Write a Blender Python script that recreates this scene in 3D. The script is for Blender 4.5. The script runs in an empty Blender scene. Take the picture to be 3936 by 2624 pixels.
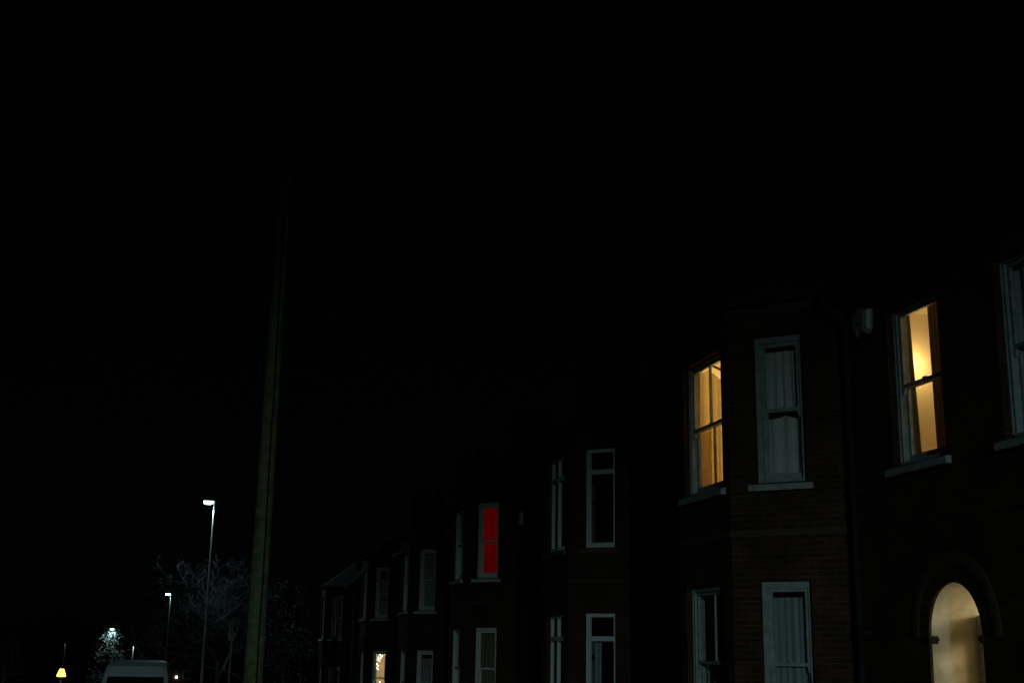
import bpy, math, random
from mathutils import Vector, Matrix
random.seed(7)
S = bpy.context.scene
COL = S.collection
R2 = math.sqrt(2)

# ------------------------------------------------------------------ helpers
class MB:
    """collects faces, then links them as ONE mesh object"""
    def __init__(s): s.v = []; s.f = []; s.uv = []
    def poly(s, pts, uv=None):
        i = len(s.v); s.v += [tuple(p) for p in pts]; s.f.append(list(range(i, i + len(pts))))
        s.uv.append(uv or [(0, 0)] * len(pts))
    def box(s, F, a, b):
        """box between local corners a and b in frame F (function mapping s,d,z to a point)"""
        (x0, y0, z0), (x1, y1, z1) = a, b
        if x0 > x1: x0, x1 = x1, x0
        if y0 > y1: y0, y1 = y1, y0
        if z0 > z1: z0, z1 = z1, z0
        P = lambda x, y, z: F(x, y, z)
        q = [((x0,y0,z0),(x0,y1,z0),(x1,y1,z0),(x1,y0,z0)), ((x0,y0,z1),(x1,y0,z1),(x1,y1,z1),(x0,y1,z1)),
             ((x0,y0,z0),(x1,y0,z0),(x1,y0,z1),(x0,y0,z1)), ((x0,y1,z0),(x0,y1,z1),(x1,y1,z1),(x1,y1,z0)),
             ((x0,y0,z0),(x0,y0,z1),(x0,y1,z1),(x0,y1,z0)), ((x1,y0,z0),(x1,y1,z0),(x1,y1,z1),(x1,y0,z1))]
        for k, f in enumerate(q):
            uv = [(p[0], p[1]) if k < 2 else ((p[0], p[2]) if k < 4 else (p[1], p[2])) for p in f]
            s.poly([P(*p) for p in f], uv)
    def tube(s, p0, p1, r0, r1, n=8, cap=True):
        p0, p1 = Vector(p0), Vector(p1); d = (p1 - p0)
        if d.length < 1e-6: return
        d.normalize(); a = d.orthogonal().normalized(); b = d.cross(a)
        i = len(s.v)
        for p, r in ((p0, r0), (p1, r1)):
            for k in range(n):
                t = 2 * math.pi * k / n; s.v.append(tuple(p + (a * math.cos(t) + b * math.sin(t)) * r))
        for k in range(n):
            s.f.append([i + k, i + (k + 1) % n, i + n + (k + 1) % n, i + n + k]); s.uv.append([(0, 0)] * 4)
        if cap:
            s.f.append([i + k for k in range(n)][::-1]); s.uv.append([(0, 0)] * n)
            s.f.append([i + n + k for k in range(n)]); s.uv.append([(0, 0)] * n)
    def path(s, pts, rs, n=8):
        for k in range(len(pts) - 1): s.tube(pts[k], pts[k + 1], rs[k], rs[k + 1], n, k in (0, len(pts) - 2))
    def lathe(s, c, prof, n=16):
        """prof: (radius, z) from bottom to top round the vertical axis at c"""
        i = len(s.v); m = len(prof)
        for r, z in prof:
            for k in range(n):
                t = 2 * math.pi * k / n; s.v.append((c[0] + r * math.cos(t), c[1] + r * math.sin(t), c[2] + z))
        for j in range(m - 1):
            for k in range(n):
                k2 = (k + 1) % n
                s.f.append([i + j*n + k, i + j*n + k2, i + (j+1)*n + k2, i + (j+1)*n + k]); s.uv.append([(0, 0)] * 4)
        s.f.append([i + k for k in range(n)][::-1]); s.uv.append([(0, 0)] * n)
        s.f.append([i + (m-1)*n + k for k in range(n)]); s.uv.append([(0, 0)] * n)
    def rings(s, rings, closed=True, cap=True):
        i = len(s.v); n = len(rings[0])
        for r in rings: s.v += [tuple(p) for p in r]
        for j in range(len(rings) - 1):
            for k in range(n if closed else n - 1):
                k2 = (k + 1) % n
                s.f.append([i+j*n+k, i+j*n+k2, i+(j+1)*n+k2, i+(j+1)*n+k]); s.uv.append([(0, 0)] * 4)
        if cap:
            s.f.append([i + k for k in range(n)][::-1]); s.uv.append([(0, 0)] * n)
            s.f.append([i + (len(rings)-1)*n + k for k in range(n)]); s.uv.append([(0, 0)] * n)
    def build(s, name, mat, parent=None, smooth=False):
        me = bpy.data.meshes.new(name)
        me.from_pydata(s.v, [], s.f)
        ul = me.uv_layers.new(name='UVMap'); k = 0
        for fuv in s.uv:
            for u in fuv: ul.data[k].uv = u; k += 1
        me.materials.append(mat)
        if smooth:
            for p in me.polygons: p.use_smooth = True
        me.update()
        o = bpy.data.objects.new(name, me); COL.objects.link(o)
        if parent: o.parent = parent
        return o

WORLD = lambda x, y, z: Vector((x, y, z))
def frame(O, u, n):
    O, u, n = Vector(O), Vector(u), Vector(n)
    return lambda s, d, z: O + u * s + n * d + Vector((0, 0, z))

def empty(name, loc=(0, 0, 0), rz=0):
    o = bpy.data.objects.new(name, None); COL.objects.link(o); o.location = loc; o.rotation_euler = (0, 0, rz)
    o.empty_display_size = .3
    return o
def tag(o, label=None, cat=None, group=None, kind=None):
    if label: o['label'] = label
    if cat: o['category'] = cat
    if group: o['group'] = group
    if kind: o['kind'] = kind
    return o

# ------------------------------------------------------------------ materials
def mat(name):
    m = bpy.data.materials.new(name); m.use_nodes = True; nt = m.node_tree
    b = nt.nodes['Principled BSDF']; return m, nt, b
def noise_mat(name, c0, c1, rough=.7, scale=6, metal=0, bump=0, spec=.5, coords='Object', detail=6):
    m, nt, b = mat(name); N = nt.nodes; L = nt.links
    tc = N.new('ShaderNodeTexCoord'); nz = N.new('ShaderNodeTexNoise'); nz.inputs['Scale'].default_value = scale
    nz.inputs['Detail'].default_value = detail
    L.new(tc.outputs[coords], nz.inputs['Vector'])
    r = N.new('ShaderNodeValToRGB'); r.color_ramp.elements[0].position = .3; r.color_ramp.elements[1].position = .7
    r.color_ramp.elements[0].color = (*c0, 1); r.color_ramp.elements[1].color = (*c1, 1)
    L.new(nz.outputs['Fac'], r.inputs['Fac']); L.new(r.outputs['Color'], b.inputs['Base Color'])
    b.inputs['Roughness'].default_value = rough; b.inputs['Metallic'].default_value = metal
    b.inputs['Specular IOR Level'].default_value = spec
    if bump:
        bp = N.new('ShaderNodeBump'); bp.inputs['Strength'].default_value = bump; bp.inputs['Distance'].default_value = .02
        L.new(nz.outputs['Fac'], bp.inputs['Height']); L.new(bp.outputs['Normal'], b.inputs['Normal'])
    return m
def brick_mat(name, c1, c2, mortar):
    m, nt, b = mat(name); N = nt.nodes; L = nt.links
    uv = N.new('ShaderNodeUVMap'); uv.uv_map = 'UVMap'
    br = N.new('ShaderNodeTexBrick'); br.inputs['Scale'].default_value = 1
    br.inputs['Brick Width'].default_value = .225; br.inputs['Row Height'].default_value = .075
    br.inputs['Mortar Size'].default_value = .006; br.inputs['Mortar Smooth'].default_value = .3
    br.inputs['Color1'].default_value = (*c1, 1); br.inputs['Color2'].default_value = (*c2, 1); br.inputs['Mortar'].default_value = (*mortar, 1)
    L.new(uv.outputs['UV'], br.inputs['Vector'])
    nz = N.new('ShaderNodeTexNoise'); nz.inputs['Scale'].default_value = 1.3; nz.inputs['Detail'].default_value = 8
    L.new(uv.outputs['UV'], nz.inputs['Vector'])
    mx = N.new('ShaderNodeMix'); mx.data_type = 'RGBA'; mx.blend_type = 'MULTIPLY'; mx.inputs['Factor'].default_value = .75
    r = N.new('ShaderNodeValToRGB'); r.color_ramp.elements[0].position = .35; r.color_ramp.elements[0].color = (.3, .28, .26, 1)
    r.color_ramp.elements[1].position = .65
    L.new(nz.outputs['Fac'], r.inputs['Fac']); L.new(br.outputs['Color'], mx.inputs['A']); L.new(r.outputs['Color'], mx.inputs['B'])
    L.new(mx.outputs['Result'], b.inputs['Base Color'])
    bp = N.new('ShaderNodeBump'); bp.inputs['Strength'].default_value = .5; bp.inputs['Distance'].default_value = .01; bp.invert = True
    L.new(br.outputs['Fac'], bp.inputs['Height']); L.new(bp.outputs['Normal'], b.inputs['Normal'])
    b.inputs['Roughness'].default_value = .9; b.inputs['Specular IOR Level'].default_value = .2
    return m
def glass_mat(name, refl=.07, tint=(1, 1, 1)):
    m = bpy.data.materials.new(name); m.use_nodes = True; nt = m.node_tree; N = nt.nodes; L = nt.links
    N.remove(N['Principled BSDF']); out = N['Material Output']
    t = N.new('ShaderNodeBsdfTransparent'); t.inputs['Color'].default_value = (*tint, 1)
    g = N.new('ShaderNodeBsdfGlossy'); g.inputs['Roughness'].default_value = .03
    fr = N.new('ShaderNodeLayerWeight'); fr.inputs['Blend'].default_value = .5
    pw = N.new('ShaderNodeMath'); pw.operation = 'POWER'; pw.inputs[1].default_value = 5
    ma = N.new('ShaderNodeMath'); ma.operation = 'MULTIPLY_ADD'; ma.inputs[1].default_value = .9; ma.inputs[2].default_value = refl
    L.new(fr.outputs['Facing'], pw.inputs[0]); L.new(pw.outputs[0], ma.inputs[0])
    mx = N.new('ShaderNodeMixShader')
    L.new(ma.outputs[0], mx.inputs['Fac']); L.new(t.outputs['BSDF'], mx.inputs[1]); L.new(g.outputs['BSDF'], mx.inputs[2])
    L.new(mx.outputs['Shader'], out.inputs['Surface'])
    return m
def cloth_mat(name, col, col2, transl=.4, scale=9, fold_shade=0):
    """woven cloth: diffuse and translucent, a little uneven"""
    m = bpy.data.materials.new(name); m.use_nodes = True; nt = m.node_tree; N = nt.nodes; L = nt.links
    N.remove(N['Principled BSDF']); out = N['Material Output']
    tc = N.new('ShaderNodeTexCoord'); mp = N.new('ShaderNodeMapping'); mp.inputs['Scale'].default_value = (1, 1, .25)
    L.new(tc.outputs['Object'], mp.inputs['Vector'])
    nz = N.new('ShaderNodeTexNoise'); nz.inputs['Scale'].default_value = scale; nz.inputs['Detail'].default_value = 7
    L.new(mp.outputs['Vector'], nz.inputs['Vector'])
    r = N.new('ShaderNodeValToRGB'); r.color_ramp.elements[0].position = .3; r.color_ramp.elements[1].position = .7
    r.color_ramp.elements[0].color = (*col2, 1); r.color_ramp.elements[1].color = (*col, 1)
    L.new(nz.outputs['Fac'], r.inputs['Fac'])
    if fold_shade:  # dark streaks put the shade between folds into the cloth colour
        uvn = N.new('ShaderNodeUVMap'); uvn.uv_map = 'UVMap'
        sx = N.new('ShaderNodeMapping'); sx.inputs['Scale'].default_value = (fold_shade, .5, 1); L.new(uvn.outputs['UV'], sx.inputs['Vector'])
        n2 = N.new('ShaderNodeTexNoise'); n2.inputs['Scale'].default_value = 1; n2.inputs['Detail'].default_value = 4; L.new(sx.outputs['Vector'], n2.inputs['Vector'])
        L.new(n2.outputs['Fac'], r.inputs['Fac'])
    d = N.new('ShaderNodeBsdfDiffuse'); t = N.new('ShaderNodeBsdfTranslucent')
    L.new(r.outputs['Color'], d.inputs['Color']); L.new(r.outputs['Color'], t.inputs['Color'])
    mx = N.new('ShaderNodeMixShader'); mx.inputs['Fac'].default_value = transl
    L.new(d.outputs['BSDF'], mx.inputs[1]); L.new(t.outputs['BSDF'], mx.inputs[2]); L.new(mx.outputs['Shader'], out.inputs['Surface'])
    return m
def emit_mat(name, col, strength):
    m, nt, b = mat(name)
    b.inputs['Base Color'].default_value = (*col, 1)
    b.inputs['Emission Color'].default_value = (*col, 1); b.inputs['Emission Strength'].default_value = strength
    return m

M = dict(
    brick=brick_mat('red_brown_brick', (.095, .043, .022), (.055, .027, .015), (.115, .08, .055)),
    brick_far=brick_mat('dark_brick', (.075, .036, .021), (.045, .024, .014), (.085, .06, .045)),
    slate=noise_mat('roof_slate', (.03, .03, .035), (.055, .055, .06), .9, 3, spec=.2),
    tile=noise_mat('clay_tile', (.10, .05, .035), (.16, .08, .05), .7, 4),
    white=noise_mat('old_white_paint', (.62, .64, .62), (.78, .79, .77), .5, 14),
    greypaint=noise_mat('dull_grey_paint', (.24, .28, .28), (.42, .46, .46), .6, 9),
    pvc=noise_mat('white_plastic', (.74, .76, .77), (.82, .83, .84), .35, 3),
    stone=noise_mat('painted_stone', (.50, .52, .51), (.70, .71, .69), .8, 11, bump=.3),
    greystone=noise_mat('grey_painted_stone', (.26, .29, .29), (.48, .50, .50), .8, 7, bump=.3),
    trim=noise_mat('weathered_trim', (.07, .065, .06), (.12, .11, .10), .8, 8),
    glass=glass_mat('window_glass'),
    cream=noise_mat('cream_emulsion', (.70, .63, .50), (.76, .69, .56), .8, 2),
    porch=noise_mat('porch_render', (.42, .39, .30), (.78, .73, .60), .8, 3.0, bump=.2),
    ochre=noise_mat('warm_wall_paint', (.76, .66, .48), (.82, .72, .54), .8, 1.5),
    dimwall=noise_mat('unlit_room_wall', (.10, .11, .12), (.14, .15, .16), .8, 2),  # dark tone stands in for the shade of an unlit room
    floor=noise_mat('floor_boards', (.16, .10, .06), (.24, .16, .10), .6, 5),
    net=cloth_mat('net_curtain', (.84, .87, .85), (.62, .66, .65), .12, fold_shade=11),
    net2=cloth_mat('old_net_curtain', (.46, .52, .52), (.24, .29, .29), .15, fold_shade=14),
    lined=cloth_mat('lined_curtain', (.50, .53, .54), (.36, .39, .40), 0),
    amber=cloth_mat('amber_curtain', (.78, .66, .42), (.36, .25, .11), .5, 16, fold_shade=26),
    blindcloth=cloth_mat('plain_blind', (.78, .68, .52), (.70, .58, .42), .5, 5),
    brown=cloth_mat('brown_curtain', (.34, .25, .20), (.20, .14, .10), .1, 8, fold_shade=8),
    greyc=cloth_mat('grey_curtain', (.44, .42, .36), (.26, .24, .20), .08, 10, fold_shade=9),
    red=cloth_mat('red_blind', (.80, .012, .008), (.52, .008, .005), .6, 2, fold_shade=5),
    greenish=cloth_mat('pale_green_blind', (.42, .48, .46), (.34, .40, .38), .2, 5),
    door=noise_mat('door_paint', (.08, .05, .035), (.12, .08, .05), .4, 5),
    black=noise_mat('black_plastic', (.012, .012, .013), (.025, .025, .025), .8, 5, spec=.2),
    alarm=noise_mat('alarm_plastic', (.40, .40, .31), (.50, .49, .39), .4, 6),
    wood=noise_mat('weathered_pole_wood', (.06, .068, .03), (.165, .175, .08), .85, 9, bump=.5, detail=10),
    steel=noise_mat('galvanised_steel', (.26, .27, .27), (.36, .37, .37), .5, 9, metal=.2),
    bark=noise_mat('bare_bark', (.06, .06, .075), (.12, .118, .15), .85, 8, bump=.3),
    leaf=noise_mat('evergreen_leaf', (.006, .010, .007), (.016, .022, .015), .6, 3, spec=.25),
    conifer=noise_mat('pale_needles', (.06, .08, .07), (.12, .14, .125), .6, 3),
    asphalt=noise_mat('asphalt', (.035, .035, .037), (.06, .06, .062), .85, 20, bump=.2),
    paving=noise_mat('paving', (.14, .135, .125), (.22, .21, .20), .85, 6),
    grass=noise_mat('dark_grass', (.03, .05, .02), (.06, .08, .03), .9, 5),
    van=noise_mat('white_van_paint', (.74, .77, .82), (.80, .83, .88), .55, 2),
    vanglass=noise_mat('van_glass', (.01, .012, .014), (.015, .017, .02), .05, 2),
    rubber=noise_mat('rubber', (.012, .012, .012), (.025, .025, .025), .8, 12),
    chrome=noise_mat('bright_metal', (.6, .6, .6), (.7, .7, .7), .2, 4, metal=.9),
    pot=noise_mat('terracotta', (.22, .11, .07), (.30, .15, .09), .8, 8),
    line=noise_mat('road_paint', (.55, .55, .53), (.7, .7, .68), .7, 9),
    led=emit_mat('led_lens', (.62, 1.0, .95), 14),
    warmbulb=emit_mat('warm_bulb', (1, .72, .38), 18),
    fairy=emit_mat('fairy_bulb', (1, .86, .55), 10),
    yellowglass=emit_mat('yellow_lantern_glass', (1, .80, .06), 4.5),
    farlight=emit_mat('far_lamp_glass', (1, .72, .5), 2),
    farwhite=emit_mat('far_white_lamp_glass', (.9, .92, 1), 5),
)

# ------------------------------------------------------------------ ground, road
GZ = [(-120, 1.6), (-60, .9), (0, 0), (20, -.38), (36, -.95), (60, -1.8), (130, -3.4), (200, -6.2), (260, -7.2), (420, -8), (900, -8)]
def gz(y):
    for (a, za), (b, zb) in zip(GZ, GZ[1:]):
        if y <= b:
            t = max(0, (y - a) / (b - a)); t2 = t
            return za + (zb - za) * t2
    return GZ[-1][1]
def cv(y):                       # the street bends gently left further on
    return -5.0e-4 * max(0, y - 62) ** 2 if y < 260 else -5.0e-4 * 198 ** 2 - .198 * (y - 260)
YS = [-120, -90, -60, -40, -25, -10, 0, 6, 12, 20, 28, 36, 44, 52, 60, 70, 80, 95, 110, 130, 150, 170, 185, 200, 220, 240, 260, 300, 360, 420, 600, 900]
def strip(name, xa, xb, dz, m, y0=-120, y1=420, kind='structure', curve=True, side=False):
    mb = MB(); ys = [y for y in YS if y0 <= y <= y1]
    for a, b in zip(ys, ys[1:]):
        ca, cb = (cv(a), cv(b)) if curve else (0, 0)
        mb.poly([(xa+ca, a, gz(a)+dz), (xb+ca, a, gz(a)+dz), (xb+cb, b, gz(b)+dz), (xa+cb, b, gz(b)+dz)])
        if side:
            for x in (xa, xb):
                mb.poly([(x+ca, a, gz(a)+dz), (x+cb, b, gz(b)+dz), (x+cb, b, gz(b)-.02), (x+ca, a, gz(a)-.02)])
    return tag(mb.build(name, m), kind=kind)
strip('ground', -500, 500, -.05, M['grass'], y1=900, curve=False)
strip('road', -6.1, .4, 0, M['asphalt'])
strip('pavement', .4, 2.7, .12, M['paving'], side=True)
strip('pavement', -8.2, -6.1, .12, M['paving'], side=True)

# ------------------------------------------------------------------ walls with openings
def panel(mb, F, L, zb, zt, t, openings):
    """brick panel from s=0..L with rectangular holes (s0,s1,z0,z1) and optional arch (s0,s1,z0,zspring,zapex)"""
    ss = sorted({0, L, *[v for o in openings for v in o[:2]]}); zs = {zb, zt}
    for o in openings: zs |= {o[2], o[-1]}
    zs = sorted(zs)
    def hole(i, j):
        if not (0 <= i < len(ss) - 1 and 0 <= j < len(zs) - 1): return True
        sm, zm = (ss[i] + ss[i+1]) / 2, (zs[j] + zs[j+1]) / 2
        return any(o[0] < sm < o[1] and o[2] < zm < o[-1] for o in openings)
    for i in range(len(ss) - 1):
        for j in range(len(zs) - 1):
            if hole(i, j): continue
            a, b, c, d = ss[i], ss[i+1], zs[j], zs[j+1]
            uv = [(a, c), (b, c), (b, d), (a, d)]
            mb.poly([F(a, 0, c), F(b, 0, c), F(b, 0, d), F(a, 0, d)], uv)
            mb.poly([F(a, -t, c), F(a, -t, d), F(b, -t, d), F(b, -t, c)], [uv[0], uv[3], uv[2], uv[1]])
            if hole(i-1, j): mb.poly([F(a, 0, c), F(a, 0, d), F(a, -t, d), F(a, -t, c)], [(0, c), (0, d), (t, d), (t, c)])
            if hole(i+1, j): mb.poly([F(b, 0, c), F(b, -t, c), F(b, -t, d), F(b, 0, d)], [(0, c), (t, c), (t, d), (0, d)])
            if hole(i, j-1): mb.poly([F(a, 0, c), F(a, -t, c), F(b, -t, c), F(b, 0, c)], [(a, 0), (a, t), (b, t), (b, 0)])
            if hole(i, j+1): mb.poly([F(a, 0, d), F(b, 0, d), F(b, -t, d), F(a, -t, d)], [(a, 0), (b, 0), (b, t), (a, t)])
    for o in openings:
        if len(o) == 5:
            s0, s1, z0, zsp, za = o; cs, w, h = (s0+s1)/2, (s1-s0)/2, za - zsp
            n = 24; arc = []
            for k in range(n + 1):
                x = -1 + 2 * k / n
                arc.append((cs + w * math.sin(x * math.pi / 2), zsp + h * math.cos(x * math.pi / 2) ** .92))
            for (a, za_), (b, zb_) in zip(arc, arc[1:]):
                mb.poly([F(a, 0, za_), F(b, 0, zb_), F(b, 0, za), F(a, 0, za)], [(a, za_), (b, zb_), (b, za), (a, za)])
                mb.poly([F(a, -t, za_), F(a, -t, za), F(b, -t, za), F(b, -t, zb_)], [(a, za_), (a, za), (b, za), (b, zb_)])
                mb.poly([F(a, 0, za_), F(a, -t, za_), F(b, -t, zb_), F(b, 0, zb_)], [(a, 0), (a, t), (b, t), (b, 0)])

REC = .09
def window(parent, F, s0, s1, z0, z1, style='sash', bar=False, sill=True, label=None, paint='white', split=.5, H=.085):
    fr = MB(); d0 = -REC; m = M[paint]
    if style == 'sash':
        J, D = .075, .15
        fr.box(F, (s0, d0, z0), (s0+J, d0-D, z1)); fr.box(F, (s1-J, d0, z0), (s1, d0-D, z1))
        fr.box(F, (s0+J, d0, z1-H), (s1-J, d0-D, z1)); fr.box(F, (s0+J, d0+.03, z0), (s1-J, d0-D, z0+.05))
        for s in (s0+.02, s1-.02): fr.box(F, (s-.012, d0+.012, z0+.05), (s+.012, d0-.001, z1-.01))
        w = fr.build('window', m, parent)
        zm = z0 + .05 + (z1 - H - z0 - .05) * split
        a, b = s0+J, s1-J
        up = MB(); u0, u1 = d0-.03, d0-.07
        up.box(F, (a, u0, zm-.02), (a+.05, u1, z1-H)); up.box(F, (b-.05, u0, zm-.02), (b, u1, z1-H))
        up.box(F, (a+.05, u0, z1-H-.05), (b-.05, u1, z1-H)); up.box(F, (a+.05, u0+.004, zm-.02), (b-.05, u1, zm+.025))
        for s in (a+.025, b-.025):                                # horns of the upper sash
            up.box(F, (s-.022, u0, zm-.065), (s+.022, u1, zm-.02)); up.box(F, (s-.014, u0, zm-.095), (s+.014, u1, zm-.065))
        if bar: up.box(F, ((a+b)/2-.013, u0-.004, zm+.025), ((a+b)/2+.013, u1, z1-H-.05))
        up.build('sash', m, w)
        lo = MB(); l0, l1 = d0-.078, d0-.118
        lo.box(F, (a, l0, z0+.05), (a+.05, l1, zm+.022)); lo.box(F, (b-.05, l0, z0+.05), (b, l1, zm+.022))
        lo.box(F, (a+.05, l0, z0+.05), (b-.05, l1, z0+.14)); lo.box(F, (a+.05, l0, zm-.02), (b-.05, l1, zm+.02))
        if bar: lo.box(F, ((a+b)/2-.013, l0-.004, z0+.14), ((a+b)/2+.013, l1, zm-.02))
        cat = (a+b)/2; lo.box(F, (cat-.03, u0-.002, zm+.026), (cat+.03, l1, zm+.045))      # catch
        lo.build('sash', m, w)
        g = MB()
        g.poly([F(a+.05, d0-.05, zm+.02), F(b-.05, d0-.05, zm+.02), F(b-.05, d0-.05, z1-H-.05), F(a+.05, d0-.05, z1-H-.05)])
        g.poly([F(a+.05, d0-.098, z0+.14), F(b-.05, d0-.098, z0+.14), F(b-.05, d0-.098, zm-.02), F(a+.05, d0-.098, zm-.02)])
        g.build('pane', M['glass'], w)
    else:                                                         # fixed plastic frame, fanlight over one tall pane
        J, D = .085, .07
        zt = z1 - (z1 - z0) * .235
        fr.box(F, (s0, d0, z0), (s0+J, d0-D, z1)); fr.box(F, (s1-J, d0, z0), (s1, d0-D, z1))
        fr.box(F, (s0+J, d0, z1-J*.9), (s1-J, d0-D, z1)); fr.box(F, (s0+J, d0, z0), (s1-J, d0-D, z0+.1))
        fr.box(F, (s0+J, d0+.012, zt-.05), (s1-J, d0-D, zt+.04))
        if bar:
            c = s0 + (s1-s0) * .60
            fr.box(F, (c-.022, d0+.003, z0+.1), (c+.022, d0-D+.002, zt-.05)); fr.box(F, (c-.022, d0+.003, zt+.04), (c+.022, d0-D+.002, z1-J*.9))
        w = fr.build('window', m, parent)
        g = MB()
        for za, zb in ((z0+.1, zt-.05), (zt+.04, z1-J*.9)):
            g.poly([F(s0+J, d0-.035, za), F(s1-J, d0-.035, za), F(s1-J, d0-.035, zb), F(s0+J, d0-.035, zb)])
        g.build('pane', M['glass'], w)
    if label: w['label'] = label
    if sill:
        q = MB(); a, b = s0-.085, s1+.085
        pts = lambda s: [F(s, -REC-.03, z0-.001), F(s, .075, z0-.03), F(s, .075, z0-.11), F(s, .002, z0-.11), F(s, .002, z0-.04), F(s, -REC-.03, z0-.04)]
        q.rings([pts(a), pts(b)], closed=True, cap=True)
        q.build('sill', M['tile' if style != 'sash' else ('greystone' if paint == 'greypaint' else 'stone')], w)
    return w

def curtain(name, label, F, s0, s1, z0, z1, d, m, folds=6, amp=.025, top=None, bottom=None, lean=0, group=None, cat='curtain', seed=0, drop=0):
    rnd = random.Random(seed); mb = MB(); n = max(folds * 10, 12); rows = 10
    ph = [rnd.uniform(-.8, .8) for _ in range(folds + 2)]; am = [rnd.uniform(.5, 1.3) for _ in range(folds + 2)]
    rings = []
    for j in range(rows + 1):
        v = j / rows; row = []
        for i in range(n + 1):
            u = i / n; k = u * folds; kk = int(min(k, folds))
            w = math.sin(k * 2 * math.pi + ph[kk] * (.4 + .6 * v) * .6) * am[kk] * amp * (1 - .35 * v)
            w += .35 * amp * math.sin(k * 5.3 + 2.1 * v + seed)
            zt = z1 - (top(u) if top else 0); zb = z0 + (bottom(u) if bottom else 0)
            row.append(F(s0 + (s1 - s0) * u + lean * (1 - v) * (u - .5), d + w, zb + (zt - zb) * v))
        rings.append(row)
    mb.rings(rings, closed=False, cap=False)
    k = 0
    for j in range(rows):
        for i in range(n):
            mb.uv[k] = [(i/n, j/rows), ((i+1)/n, j/rows), ((i+1)/n, (j+1)/rows), (i/n, (j+1)/rows)]; k += 1
    o = mb.build(name, m, None, smooth=True)
    return tag(o, label, cat, group)

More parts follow.
